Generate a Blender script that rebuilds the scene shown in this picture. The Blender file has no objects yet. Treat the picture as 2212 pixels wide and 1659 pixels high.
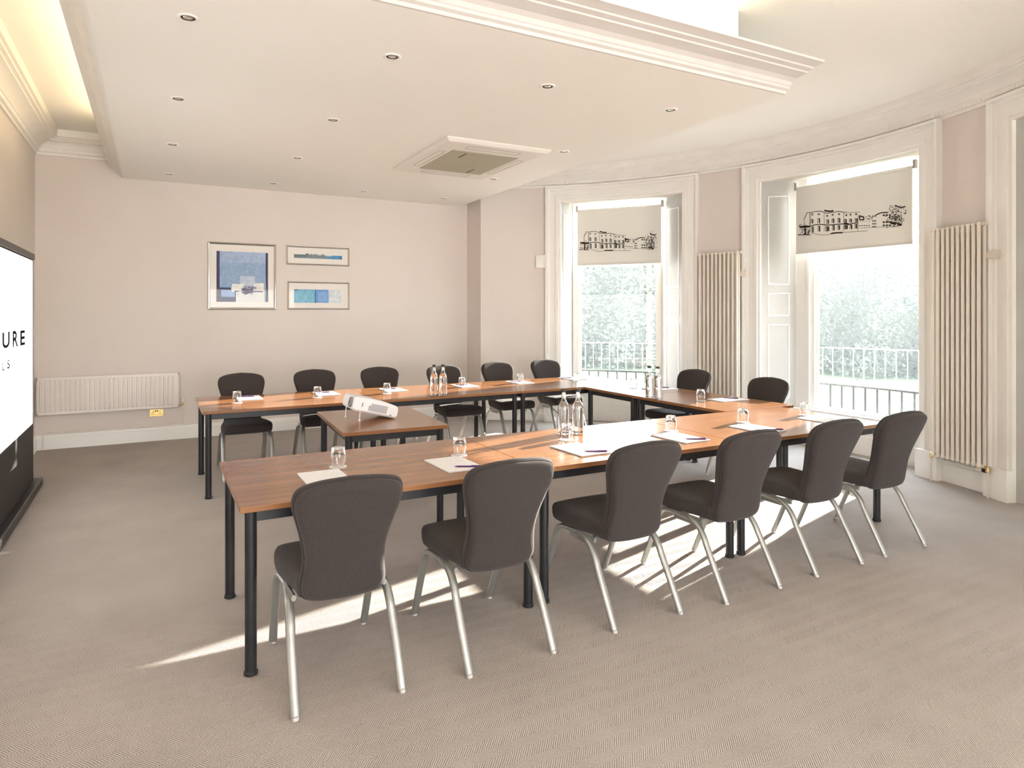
import bpy, bmesh, math, random
from mathutils import Vector, Matrix
random.seed(7)
PI=math.pi
COL=bpy.context.scene.collection
def rad(d): return math.radians(d)

# ------------------------------------------------------------------ materials
def mat(name, col, rough=.6, metal=0., spec=.5, **kw):
    m=bpy.data.materials.new(name); m.use_nodes=True
    b=m.node_tree.nodes['Principled BSDF']
    b.inputs['Base Color'].default_value=(*col,1); b.inputs['Roughness'].default_value=rough
    b.inputs['Metallic'].default_value=metal; b.inputs['Specular IOR Level'].default_value=spec
    for k,v in kw.items(): b.inputs[k.replace('_',' ')].default_value=v
    return m
def N(m,t,**kw):
    n=m.node_tree.nodes.new(t)
    for k,v in kw.items(): setattr(n,k,v)
    return n
def L(m,a,b): m.node_tree.links.new(a,b)
def add_noise(m,c1,c2,scale=4,detail=6,stretch=(1,1,1),bump=0.,bumpscale=None,coord='Object',lo=.35,hi=.65):
    nt=m.node_tree; b=nt.nodes['Principled BSDF']
    tc=N(m,'ShaderNodeTexCoord'); mp=N(m,'ShaderNodeMapping'); mp.inputs['Scale'].default_value=stretch
    L(m,tc.outputs[coord],mp.inputs['Vector'])
    n=N(m,'ShaderNodeTexNoise'); n.inputs['Scale'].default_value=scale; n.inputs['Detail'].default_value=detail
    L(m,mp.outputs[0],n.inputs['Vector'])
    r=N(m,'ShaderNodeValToRGB'); r.color_ramp.elements[0].position=lo; r.color_ramp.elements[1].position=hi
    r.color_ramp.elements[0].color=(*c1,1); r.color_ramp.elements[1].color=(*c2,1)
    L(m,n.outputs['Fac'],r.inputs[0]); L(m,r.outputs[0],b.inputs['Base Color'])
    if bump:
        n2=N(m,'ShaderNodeTexNoise'); n2.inputs['Scale'].default_value=bumpscale or scale; n2.inputs['Detail'].default_value=3
        L(m,mp.outputs[0],n2.inputs['Vector'])
        bp=N(m,'ShaderNodeBump'); bp.inputs['Strength'].default_value=bump; bp.inputs['Distance'].default_value=.01
        L(m,n2.outputs['Fac'],bp.inputs['Height']); L(m,bp.outputs[0],b.inputs['Normal'])
    return m
M={}
M['wall']=add_noise(mat('wall_paint',(.6,.5,.43),.85,spec=.2),(.72,.65,.60),(.755,.685,.635),.9,3)
M['ceil']=add_noise(mat('ceiling_paint',(.82,.76,.68),.9,spec=.2),(.90,.872,.812),(.92,.892,.838),.6,3)
M['trim']=add_noise(mat('white_gloss_paint',(.8,.77,.7),.35),(.86,.835,.79),(.88,.86,.82),3,3)
M['trimm']=add_noise(mat('white_matt_plaster',(.8,.76,.7),.8,spec=.2),(.84,.81,.76),(.87,.84,.79),5,3)
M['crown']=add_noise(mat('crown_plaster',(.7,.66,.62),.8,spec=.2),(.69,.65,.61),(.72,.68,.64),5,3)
M['rad']=add_noise(mat('radiator_enamel',(.8,.7,.6),.3),(.76,.69,.60),(.79,.72,.63),3,2)
M['radw']=add_noise(mat('white_radiator_enamel',(.8,.75,.7),.35),(.78,.72,.67),(.81,.75,.70),3,2)
M['black']=add_noise(mat('black_powder_coated_steel',(.012,.013,.016),.35),(.010,.011,.014),(.016,.017,.020),20,2)
M['foot']=mat('black_rubber',(.01,.01,.01),.6)
M['alu']=add_noise(mat('satin_aluminium',(.6,.6,.57),.42,.8),(.35,.36,.345),(.43,.44,.42),8,3,(1,1,.3))
M['plast']=mat('clear_grey_plastic',(.45,.43,.4),.3)
M['fab']=add_noise(mat('charcoal_fabric',(.06,.05,.047),.92,spec=.25,Sheen_Weight=.12,Sheen_Roughness=.5),(.034,.027,.026),(.050,.041,.039),230,4,bump=.25,bumpscale=500)
M['fabd']=add_noise(mat('charcoal_piping',(.04,.03,.03),.9,spec=.2),(.035,.029,.027),(.05,.042,.04),200,3)
M['chrome']=mat('polished_chrome',(.8,.8,.78),.08,1.)
M['silverf']=mat('silver_frame_metal',(.83,.82,.80),.14,1.)
M['brass']=add_noise(mat('brass',(.7,.5,.2),.3,1.),(.62,.44,.17),(.75,.56,.25),30,2)
M['paper']=add_noise(mat('white_paper',(.85,.85,.86),.7,spec=.2),(.83,.83,.85),(.87,.87,.88),40,2)
M['coaster']=mat('white_coaster_paper',(.88,.87,.86),.8)
M['pen']=mat('purple_pen_plastic',(.10,.015,.16),.3)
M['pend']=mat('dark_pen_plastic',(.03,.02,.05),.3)
M['cap']=mat('black_bottle_cap',(.01,.01,.01),.4)
M['proj']=mat('white_projector_plastic',(.85,.85,.86),.35)
M['grey']=mat('vent_grey_plastic',(.25,.24,.24),.6)
M['lens']=mat('dark_lens_glass',(.01,.01,.02),.05)
M['mount']=mat('cream_mount_board',(.82,.78,.73),.8)
M['socketblk']=mat('socket_black',(.015,.012,.01),.4)
M['screenblk']=add_noise(mat('black_screen_fabric',(.02,.018,.02),.6),(.010,.009,.010),(.018,.016,.017),60,3)
M['rail']=mat('black_iron',(.015,.02,.022),.5)
M['railp']=mat('pale_painted_rail',(.5,.5,.44),.6)
M['cable']=mat('black_cable_rubber',(.02,.018,.016),.5)
M['cableb']=mat('brown_cable_sleeve',(.22,.12,.07),.5)
M['ink']=mat('brown_black_ink',(.035,.025,.02),.9,spec=.1)
M['inkl']=mat('faded_ink',(.22,.19,.16),.9,spec=.1)
M['acw']=mat('air_con_plastic',(.80,.76,.70),.45)
M['acg']=add_noise(mat('air_con_grille',(.3,.27,.2),.6),(.40,.37,.28),(.44,.41,.32),60,2)
M['text']=mat('screen_grey_lettering',(.03,.033,.036),.9,spec=.0)
M['dlin']=mat('downlight_reflector',(.75,.7,.6),.25,.8)
M['dldark']=mat('downlight_dark_baffle',(.012,.009,.007),.5)

def carpet():
    m=mat('herringbone_carpet',(.33,.28,.24),.95,spec=.12); b=m.node_tree.nodes['Principled BSDF']
    tc=N(m,'ShaderNodeTexCoord'); s=N(m,'ShaderNodeSeparateXYZ'); L(m,tc.outputs['Object'],s.inputs[0])
    def M_(op,a,bv=None,c=None):
        n=N(m,'ShaderNodeMath',operation=op)
        for i,v in enumerate((a,bv,c)):
            if v is None: continue
            if isinstance(v,(int,float)): n.inputs[i].default_value=v
            else: L(m,v,n.inputs[i])
        return n.outputs[0]
    nz=N(m,'ShaderNodeTexNoise'); nz.inputs['Scale'].default_value=14; nz.inputs['Detail'].default_value=2; L(m,tc.outputs['Object'],nz.inputs['Vector'])
    wob=M_('MULTIPLY',nz.outputs['Fac'],.007)
    band=M_('PINGPONG',M_('ADD',s.outputs[1],wob),.052)
    ph=M_('MULTIPLY',M_('ADD',M_('ADD',s.outputs[0],wob),M_('MULTIPLY',band,.8)),2*PI/.0098)
    st=M_('MULTIPLY_ADD',M_('SINE',ph),.5,.5)
    n=N(m,'ShaderNodeTexNoise'); n.inputs['Scale'].default_value=170; n.inputs['Detail'].default_value=3; L(m,tc.outputs['Object'],n.inputs['Vector'])
    n3=N(m,'ShaderNodeTexNoise'); n3.inputs['Scale'].default_value=2.2; n3.inputs['Detail'].default_value=4; L(m,tc.outputs['Object'],n3.inputs['Vector'])
    f=M_('ADD',M_('MULTIPLY',st,.62),M_('MULTIPLY',n.outputs['Fac'],.73))
    f=M_('ADD',f,M_('MULTIPLY',M_('SUBTRACT',n3.outputs['Fac'],.5),.25))
    r=N(m,'ShaderNodeValToRGB'); r.color_ramp.elements[0].position=.28; r.color_ramp.elements[1].position=1.0
    r.color_ramp.elements[0].color=(.215,.186,.166,1); r.color_ramp.elements[1].color=(.57,.520,.480,1)
    L(m,f,r.inputs[0]); L(m,r.outputs[0],b.inputs['Base Color'])
    bp=N(m,'ShaderNodeBump'); bp.inputs['Strength'].default_value=.5; bp.inputs['Distance'].default_value=.004
    L(m,f,bp.inputs['Height']); L(m,bp.outputs[0],b.inputs['Normal'])
    return m
M['carpet']=carpet()
def wood():
    m=mat('walnut_laminate',(.3,.12,.05),.2,spec=.6); b=m.node_tree.nodes['Principled BSDF']
    tc=N(m,'ShaderNodeTexCoord'); mp=N(m,'ShaderNodeMapping'); mp.inputs['Scale'].default_value=(.55,15,15); L(m,tc.outputs['Object'],mp.inputs[0])
    oi=N(m,'ShaderNodeObjectInfo'); ml=N(m,'ShaderNodeVectorMath',operation='ADD')
    sc=N(m,'ShaderNodeMath',operation='MULTIPLY'); sc.inputs[1].default_value=7; L(m,oi.outputs['Random'],sc.inputs[0])
    L(m,mp.outputs[0],ml.inputs[0]); L(m,sc.outputs[0],ml.inputs[1])
    n=N(m,'ShaderNodeTexNoise'); n.inputs['Scale'].default_value=1.1; n.inputs['Detail'].default_value=5; n.inputs['Roughness'].default_value=.5; n.inputs['Distortion'].default_value=.12; L(m,ml.outputs[0],n.inputs['Vector'])
    r=N(m,'ShaderNodeValToRGB'); e=r.color_ramp.elements; e[0].position=.3; e[1].position=.72
    e[0].color=(.225,.095,.039,1); e[1].color=(.335,.155,.066,1); k=e.new(.5); k.color=(.268,.117,.048,1)
    L(m,n.outputs['Fac'],r.inputs[0]); L(m,r.outputs[0],b.inputs['Base Color'])
    return m
M['wood']=wood()
def glassmat(name,f=.92,tint=(1,1,1),rough=.0):
    m=bpy.data.materials.new(name); m.use_nodes=True; nt=m.node_tree; nt.nodes.clear()
    o=N(m,'ShaderNodeOutputMaterial'); mx=N(m,'ShaderNodeMixShader'); t=N(m,'ShaderNodeBsdfTransparent'); g=N(m,'ShaderNodeBsdfGlossy')
    t.inputs[0].default_value=(*tint,1); g.inputs['Roughness'].default_value=rough
    mx.inputs[0].default_value=1-f; L(m,t.outputs[0],mx.inputs[1]); L(m,g.outputs[0],mx.inputs[2]); L(m,mx.outputs[0],o.inputs[0])
    return m
M['pane']=glassmat('window_glass',.95,(.97,.985,.98))
M['glz']=glassmat('picture_glass',.99)
M['glass']=mat('clear_tumbler_glass',(1,1,1),.0,spec=.5,Transmission_Weight=1.0,IOR=1.45)
M['water']=mat('still_water',(1,1,1),.0,Transmission_Weight=1.0,IOR=1.33)
def blindmat():
    m=bpy.data.materials.new('roller_blind_fabric'); m.use_nodes=True; nt=m.node_tree; nt.nodes.clear()
    o=N(m,'ShaderNodeOutputMaterial'); mx=N(m,'ShaderNodeMixShader'); d=N(m,'ShaderNodeBsdfDiffuse'); t=N(m,'ShaderNodeBsdfTranslucent')
    tc=N(m,'ShaderNodeTexCoord'); n=N(m,'ShaderNodeTexNoise'); n.inputs['Scale'].default_value=300; L(m,tc.outputs['Object'],n.inputs['Vector'])
    r=N(m,'ShaderNodeValToRGB'); r.color_ramp.elements[0].color=(.74,.72,.67,1); r.color_ramp.elements[1].color=(.79,.77,.72,1); L(m,n.outputs['Fac'],r.inputs[0])
    L(m,r.outputs[0],d.inputs[0]); t.inputs[0].default_value=(.6,.59,.55,1); mx.inputs[0].default_value=.10
    L(m,d.outputs[0],mx.inputs[1]); L(m,t.outputs[0],mx.inputs[2]); L(m,mx.outputs[0],o.inputs[0]); return m
M['blind']=blindmat()
def emis(name,col,s):
    m=bpy.data.materials.new(name); m.use_nodes=True; b=m.node_tree.nodes['Principled BSDF']
    b.inputs['Base Color'].default_value=(*col,1); b.inputs['Emission Color'].default_value=(*col,1); b.inputs['Emission Strength'].default_value=s; b.inputs['Roughness'].default_value=.8
    return m
M['screen']=emis('lit_projection_surface',(1,1,1),.75)
M['tube']=emis('warm_cove_tube',(1,.80,.48),6.)

# ------------------------------------------------------------------ geometry builder
class MB:
    def __init__(s): s.v=[]; s.f=[]; s.m=[]; s.mats=[]; s.cur=0; s.sm=[]; s.smooth=False
    def use(s,m):
        if m not in s.mats: s.mats.append(m)
        s.cur=s.mats.index(m); return s
    def face(s,idx): s.f.append(tuple(idx)); s.m.append(s.cur); s.sm.append(s.smooth)
    def add(s,vs,fs):
        o=len(s.v); s.v+= [tuple(v) for v in vs]
        for f in fs: s.face([i+o for i in f])
    def box(s,x0,x1,y0,y1,z0,z1,T=None):
        vs=[Vector((x,y,z)) for z in (z0,z1) for y in (y0,y1) for x in (x0,x1)]
        if T: vs=[T@v for v in vs]
        s.add(vs,[(0,2,3,1),(4,5,7,6),(0,1,5,4),(1,3,7,5),(3,2,6,7),(2,0,4,6)])
    def ring(s,loops,closed=True,cap0=True,cap1=True):
        """loops: equal-length vertex loops, skinned"""
        n=len(loops[0]); o=len(s.v)
        for l in loops: s.v+=[tuple(p) for p in l]
        for k in range(len(loops)-1):
            for i in range(n if closed else n-1):
                j=(i+1)%n
                s.face((o+k*n+i,o+k*n+j,o+(k+1)*n+j,o+(k+1)*n+i))
        if cap0: s.face([o+i for i in range(n)][::-1])
        if cap1: s.face([o+(len(loops)-1)*n+i for i in range(n)])
    def lathe(s,prof,c=(0,0,0),n=24,T=None,cap=True):
        loops=[]
        for r,z in prof:
            l=[Vector((c[0]+r*math.cos(2*PI*i/n),c[1]+r*math.sin(2*PI*i/n),c[2]+z)) for i in range(n)]
            if T: l=[T@v for v in l]
            loops.append(l)
        s.ring(loops,True,cap,cap)
    def sweep(s,path,prof,up=Vector((0,0,1)),closed_path=False,caps=True):
        """prof list of (a,b): a along side vector, b along 'up-ish' normal"""
        pts=[Vector(p) for p in path]; n=len(pts); loops=[]
        for i,p in enumerate(pts):
            a=pts[i-1] if (i>0 or closed_path) else p; b=pts[(i+1)%n] if (i<n-1 or closed_path) else p
            d1=(p-a); d2=(b-p)
            if d1.length<1e-9: d1=d2
            if d2.length<1e-9: d2=d1
            d1.normalize(); d2.normalize(); t=(d1+d2).normalized()
            sd=t.cross(up); 
            if sd.length<1e-5: sd=t.cross(Vector((1,0,0)))
            sd.normalize(); nn=sd.cross(t).normalized()
            k=1/max(.5,t.dot(d1))
            loops.append([p+sd*(u*k)+nn*v for u,v in prof])
        if closed_path: loops.append(loops[0])
        s.ring(loops,True,caps and not closed_path,caps and not closed_path)
    def tube(s,path,r,n=10,r2=None,up=Vector((0,0,1))):
        r2=r2 or r
        s.sweep(path,[(r*math.cos(2*PI*i/n),r2*math.sin(2*PI*i/n)) for i in range(n)],up)
    def sphere(s,c,r,n=12,m=8,sc=(1,1,1)):
        loops=[]
        for k in range(m+1):
            a=-PI/2+PI*k/m
            loops.append([Vector((c[0]+sc[0]*r*math.cos(a)*math.cos(2*PI*i/n),c[1]+sc[1]*r*math.cos(a)*math.sin(2*PI*i/n),c[2]+sc[2]*r*math.sin(a))) for i in range(n)])
        s.ring(loops,True,False,False)
    def build(s,name,material=None,parent=None,smooth=None,bevel=0,auto=35,subsurf=0,weld=False):
        me=bpy.data.meshes.new(name); me.from_pydata([tuple(v) for v in s.v],[],s.f); me.update()
        mats=s.mats if s.mats else ([material] if material else [])
        for mm in mats: me.materials.append(M[mm] if isinstance(mm,str) else mm)
        for p,mi in zip(me.polygons,s.m): p.material_index=mi if s.mats else 0
        bm=bmesh.new(); bm.from_mesh(me)
        if weld: bmesh.ops.remove_doubles(bm,verts=bm.verts,dist=1e-5)
        bmesh.ops.dissolve_degenerate(bm,dist=1e-7,edges=bm.edges)
        bmesh.ops.recalc_face_normals(bm,faces=bm.faces)
        if bevel: 
            es=[e for e in bm.edges if len(e.link_faces)==2 and e.calc_face_angle(0)>rad(40)]
            bmesh.ops.bevel(bm,geom=es,offset=bevel,segments=2,profile=.5,affect='EDGES')
        if smooth:
            for f in bm.faces: f.smooth=True
            for e in bm.edges:
                if len(e.link_faces)==2 and e.calc_face_angle(0)>rad(auto): e.smooth=False
        bm.to_mesh(me); bm.free()
        o=bpy.data.objects.new(name,me); COL.objects.link(o)
        if parent: o.parent=parent
        if subsurf:
            md=o.modifiers.new('sub','SUBSURF'); md.levels=subsurf; md.render_levels=subsurf
        return o
def empty(name,loc=(0,0,0),rz=0,label=None,cat=None,group=None):
    o=bpy.data.objects.new(name,None); COL.objects.link(o); o.location=loc; o.rotation_euler=(0,0,rz); o.empty_display_size=.1
    if label: tag(o,label,cat,group)
    return o
def tag(o,label,cat,group=None):
    o['label']=label; o['category']=cat
    if group: o['group']=group
    return o
def struct(o): o['kind']='structure'; return o
def copy_tree(o,parent=None):
    c=o.copy(); COL.objects.link(c)
    if parent: c.parent=parent
    for ch in list(o.children): copy_tree(ch,c)
    return c
def catmull(pts,n=6,closed=False):
    P=[Vector(p) for p in pts]; out=[]; m=len(P)
    rng=range(m if closed else m-1)
    for i in rng:
        p0=P[i-1] if (i>0 or closed) else P[0]; p1=P[i]; p2=P[(i+1)%m]; p3=P[(i+2)%m] if (i+2<m or closed) else P[-1]
        for k in range(n):
            t=k/n; out.append(.5*((2*p1)+(-p0+p2)*t+(2*p0-5*p1+4*p2-p3)*t*t+(-p0+3*p1-3*p2+p3)*t**3))
    if not closed: out.append(P[-1])
    return out

# ------------------------------------------------------------------ room constants
XL=-1.17; YB=9.18; XC=4.21; YC=8.70; CX,CY=1.98,4.64; R=4.64
ZS=3.17; ZT=3.62; TH0=61.2
def pol(r,th,z=0): return Vector((CX+r*math.cos(rad(th)),CY+r*math.sin(rad(th)),z))
YF=-4.8    # room stops behind the camera
def arcbox(mb,r0,r1,t0,t1,z0,z1,step=1.5,r0b=None,r1b=None):
    n=max(1,int(abs(t1-t0)/step)); loops=[]
    for k in range(n+1):
        t=t0+(t1-t0)*k/n
        loops.append([pol(r0,t,z0),pol(r1,t,z0),pol(r1 if r1b is None else r1b,t,z1),pol(r0 if r0b is None else r0b,t,z1)])
    mb.ring(loops)

# floor
mb=MB(); mb.box(XL-.3,9.5,YF,10,-.12,0); 
fl=struct(mb.build('floor','carpet'))
# walls
mb=MB(); mb.box(XL-.25,XL,YF,YB+.3,0,3.9); struct(mb.build('wall_left','wall'))
mb=MB(); mb.box(XL-.25,XC+.001,YB,YB+.3,0,3.9); struct(mb.build('wall_back','wall'))
WIN={1:dict(a=(46.7,25.3),b=(45.4,30.1),g=(44.0,31.3)),2:dict(a=(12.3,-11.3),b=(9.0,-9.2),g=(6.0,-7.8)),3:dict(a=(-23.3,-47),b=(-26,-44),g=(-28,-42))}
ZO=3.15; RO=.46; ZSILL=.42
mb=MB()
mb.box(XC,XC+.9,YC+.0,YB+.3,0,3.9)   # return beside the back wall
segs=[(TH0,46.7),(25.3,12.3),(-11.3,-23.3),(-47,-61)]
for i,(a,b) in enumerate(segs): arcbox(mb,R,R+RO,a,b,0,3.9)
for w in WIN.values(): arcbox(mb,R,R+.24,w['a'][0],w['a'][1],ZO,3.9); arcbox(mb,R+.24,R+RO,w['a'][0],w['a'][1],ZO+.25,3.9)
struct(mb.build('wall_right','wall'))
mb=MB(); mb.box(XC,XC+.25,YF,pol(R,-61).y+.02,0,3.9); struct(mb.build('wall_near','wall'))
mb=MB(); mb.box(XL-.25,XC+.25,YF-.2,YF,2.3,3.9); struct(mb.build('sky_block_header','wall'))  # added unseen header, open below, keeps high sky off crown and near carpet
# ceiling
mb=MB(); mb.box(XL-.25,7.2,YF,YB+.3,ZT,3.92); struct(mb.build('ceiling','ceil'))
# lowered ceiling with crown
SX0,SX1,SY0=-.30,4.09,3.33
mb=MB()
mb.box(SX0,SX1,SY0,YB,ZS,ZS+.10); mb.box(SX0+.12,3.50,3.22,YB,ZS+.10,ZT)
struct(mb.build('ceiling_lower','ceil'))
# front crown of lowered ceiling (profile in -Y/+Z)
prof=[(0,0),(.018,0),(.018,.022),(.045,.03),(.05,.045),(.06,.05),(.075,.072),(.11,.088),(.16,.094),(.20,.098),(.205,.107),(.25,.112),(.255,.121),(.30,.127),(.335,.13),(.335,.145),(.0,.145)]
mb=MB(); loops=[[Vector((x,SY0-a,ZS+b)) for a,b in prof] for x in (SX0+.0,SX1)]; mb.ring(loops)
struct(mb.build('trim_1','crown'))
profl=[(0,0),(.018,0),(.02,.02),(.035,.028),(.05,.035),(.07,.055),(.09,.078),(.10,.082),(.105,.092),(.13,.105),(.15,.112),(.155,.128),(0,.13)]
mb=MB(); loops=[[Vector((SX0-a,y,ZS+b)) for a,b in profl] for y in (3.0,YB)]; mb.ring(loops)
struct(mb.build('trim_2','trimm'))
# cornice
ZC=3.36
cprof=[(0,0),(.02,0),(.022,.028),(.045,.035),(.05,.07),(.06,.075),(.075,.10),(.11,.128),(.16,.145),(.172,.147),(.175,.16),(.205,.165),(.21,.178),(.235,.182),(.24,ZT-ZC),(0,ZT-ZC)]
path=[Vector((XL,YF,ZC)),Vector((XL,YB,ZC)),Vector((XC,YB,ZC)),Vector((XC,YC,ZC))]+[pol(R,t,ZC) for t in [59.5-1.5*k for k in range(80)]]
mb=MB(); mb.sweep(path,[(a,b) for a,b in cprof]); co=mb.build('trim_3','trimm',smooth=True,auto=25); struct(co)
# egg-and-dart beads along the cornice
mb=MB(); mb.smooth=True
def bead(p,d,nrm):
    T=Matrix.Translation(p)@Matrix(((d.x,nrm.x,0),(d.y,nrm.y,0),(0,0,1))).to_4x4()
    n=8; loops=[]
    for k in range(5):
        a=-PI/2+PI*k/4; loops.append([T@Vector((.013*math.cos(a)*math.cos(2*PI*i/n),.011*math.cos(a)*math.sin(2*PI*i/n),.017*math.sin(a))) for i in range(n)])
    mb.ring(loops,True,False,False)
t=59
while t>-30:
    q=pol(R-.042,t,ZC+.052); d=Vector((-math.sin(rad(t)),math.cos(rad(t)),0)); nn=Vector((math.cos(rad(t)),math.sin(rad(t)),0)); bead(q,d,nn); t-=.6
x=XL+.07
while x<-.2: bead(Vector((x,YB-.042,ZC+.052)),Vector((1,0,0)),Vector((0,1,0))); x+=.05
y=4.2
while y<YB-.07: bead(Vector((XL+.042,y,ZC+.052)),Vector((0,1,0)),Vector((1,0,0))); y+=.05
struct(mb.build('trim_4','trimm',smooth=True,auto=80,weld=True))
# skirting boards
sk=[(0,0),(.022,0),(.022,.13),(.016,.14),(.012,.165),(0,.17)]
mb=MB(); mb.sweep([Vector((XL,YF,0)),Vector((XL,YB-.001,0))],sk); struct(mb.build('baseboard_left','trim'))
mb=MB(); mb.sweep([Vector((XL,YB,0)),Vector((XC,YB,0)),Vector((XC,YC,0)),pol(R,60,0)]+[pol(R,t,0) for t in (58,56,54,52,50,49.1)],sk); struct(mb.build('baseboard_back','trim'))
mb=MB()
for a,b in ((22.8,14.9),(-13.7,-20.6)):
    n=6; mb.sweep([pol(R,a+(b-a)*k/n,0) for k in range(n+1)],[(0,0),(.022,0),(.022,.16),(.016,.17),(.012,.195),(0,.2)])
struct(mb.build('baseboard_right','trim'))

# windows: architrave, splayed shutters, panel, sill, sash, glass
def arcsweep(mb,t0,t1,prof,z0):
    """prof (inward, up)"""
    n=max(2,int(abs(t1-t0)/1.5)); q=math.degrees(1/R); loops=[[pol(R-a,(t0+b*q)+((t1-b*q)-(t0+b*q))*k/n,z0+b) for a,b in prof] for k in range(n+1)]; mb.ring(loops)
ARCH=[(.0,0),(.035,0),(.038,.03),(.05,.035),(.05,.075),(.032,.08),(.03,.155),(.04,.165),(.045,.19),(.07,.20),(.07,.225),(0,.225)]
for wi,w in WIN.items():
    a0,a1=w['a']; b0,b1=w['b']; g0,g1=w['g']
    root=empty('window_%d'%wi,pol(R,(a0+a1)/2,0)); struct(root)
    inv=Matrix.Translation(-pol(R,(a0+a1)/2,0))
    def bld(mb,name,m,parent=root,**k):
        mb.v=[tuple(inv@Vector(v)) for v in mb.v]; return mb.build(name,m,parent,**k)
    # architrave: sides as angular profile, head as arc
    dpm=math.degrees(1/R)
    mb=MB()
    for sgn,a in ((1,a0),(-1,a1)):
        lo=[];
        for z in (0.26,ZO+.225):
            l=[]
            for inn,out in ARCH:
                zz=z if z<1 else ZO+out
                l.append(pol(R-inn,a+sgn*out*dpm,zz))
            lo.append(l)
        mb.ring(lo)
        mb.ring([[pol(R-.085,a-sgn*.0*dpm,z),pol(R-.085,a+sgn*.24*dpm,z),pol(R,a+sgn*.24*dpm,z),pol(R,a-sgn*.0*dpm,z)] for z in (0,.26)])
    arcsweep(mb,a0,a1,ARCH,ZO)
    bld(mb,'window_frame','trim')
    # splayed panelled jambs
    mb=MB(); D=.30
    for sgn,a,b in ((1,a0,b0),(-1,a1,b1)):
        P0=pol(R,a); P1=pol(R+D,b); d=(P1-P0); Ln=d.length; d.normalize(); nrm=Vector((-d.y,d.x,0))*(-sgn)
        def q(u,o,z): return Vector((P0.x+d.x*u*Ln+nrm.x*o,P0.y+d.y*u*Ln+nrm.y*o,z))
        def bx(u0,u1,o0,o1,z0,z1): 
            vs=[q(u,o,z) for z in (z0,z1) for o in (o0,o1) for u in (u0,u1)]
            mb.add(vs,[(0,2,3,1),(4,5,7,6),(0,1,5,4),(1,3,7,5),(3,2,6,7),(2,0,4,6)])
        back=pol(R+RO,a)
        bx(0,1,-.04,0,0,ZO+(.0))
        # wedge fill behind the splay
        mb.add([P0,P1,pol(R+RO,b),pol(R+RO,a)]+[v+Vector((0,0,ZO+.25)) for v in (P0,P1,pol(R+RO,b),pol(R+RO,a))],[(0,1,2,3),(4,7,6,5),(0,4,5,1),(1,5,6,2),(2,6,7,3),(3,7,4,0)])
        for z0,z1 in ((.12,.42),(.52,1.42),(1.52,1.80),(1.90,2.98)):
            for (u0,u1,y0,y1) in ((.18,.82,z0,z0+.012),(.18,.82,z1-.012,z1),(.18,.215,z0,z1),(.785,.82,z0,z1)): bx(u0,u1,0,.004,y0,y1)
    bld(mb,'shutter_panel','trim')
    mb=MB(); arcbox(mb,R+.24,R+RO,a0,a1,0,ZSILL-.03); arcbox(mb,R+.225,R+.24,a0,a1,0,.19)
    m2=(a0-a1)
    for z0,z1 in ((.23,.245),(.355,.37)): arcbox(mb,R+.232,R+.24,a0-.08*m2,a1+.08*m2,z0,z1)
    bld(mb,'apron_panel','trim')
    mb=MB(); arcbox(mb,R+.20,R+RO+.05,a0-.02*m2,a1+.02*m2,ZSILL-.03,ZSILL); bld(mb,'window_sill','trim')
    # sash box and sashes
    mb=MB()
    r0,r1=R+.31,R+.40
    for z0,z1,e in ((ZSILL,ZO+.25,0),):
        arcbox(mb,r0,r1,b0,g0+.35,z0,z1); arcbox(mb,r0,r1,g1-.35,b1,z0,z1)
    arcbox(mb,r0,r1,b0,b1,ZO+.16,ZO+.25)
    arcbox(mb,r0-.02,r0,g0+1.0,g0+1.35,ZSILL,ZO+.25); arcbox(mb,r0-.012,r0,g1-1.0,g1-.7,ZSILL,ZO+.25)
    bld(mb,'sash_box','trim')
    for nm,z0,z1,rr in (('lower_sash',ZSILL,2.33,R+.33),('upper_sash',2.28,ZO+.16,R+.37)):
        mb=MB(); s_=.9; hb=.09 if nm=='lower_sash' else .05
        arcbox(mb,rr,rr+.04,g0+s_,g0,z0,z1); arcbox(mb,rr,rr+.04,g1,g1-s_,z0,z1)
        arcbox(mb,rr,rr+.04,g0,g1,z0,z0+(.04 if nm=='lower_sash' else .05)); arcbox(mb,rr,rr+.04,g0,g1,z1-.05,z1)
        so=bld(mb,nm,'trim')
        mb=MB(); arcbox(mb,rr+.018,rr+.022,g0,g1,z0+.04,z1-.05); bld(mb,'window_pane','pane',so)

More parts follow.
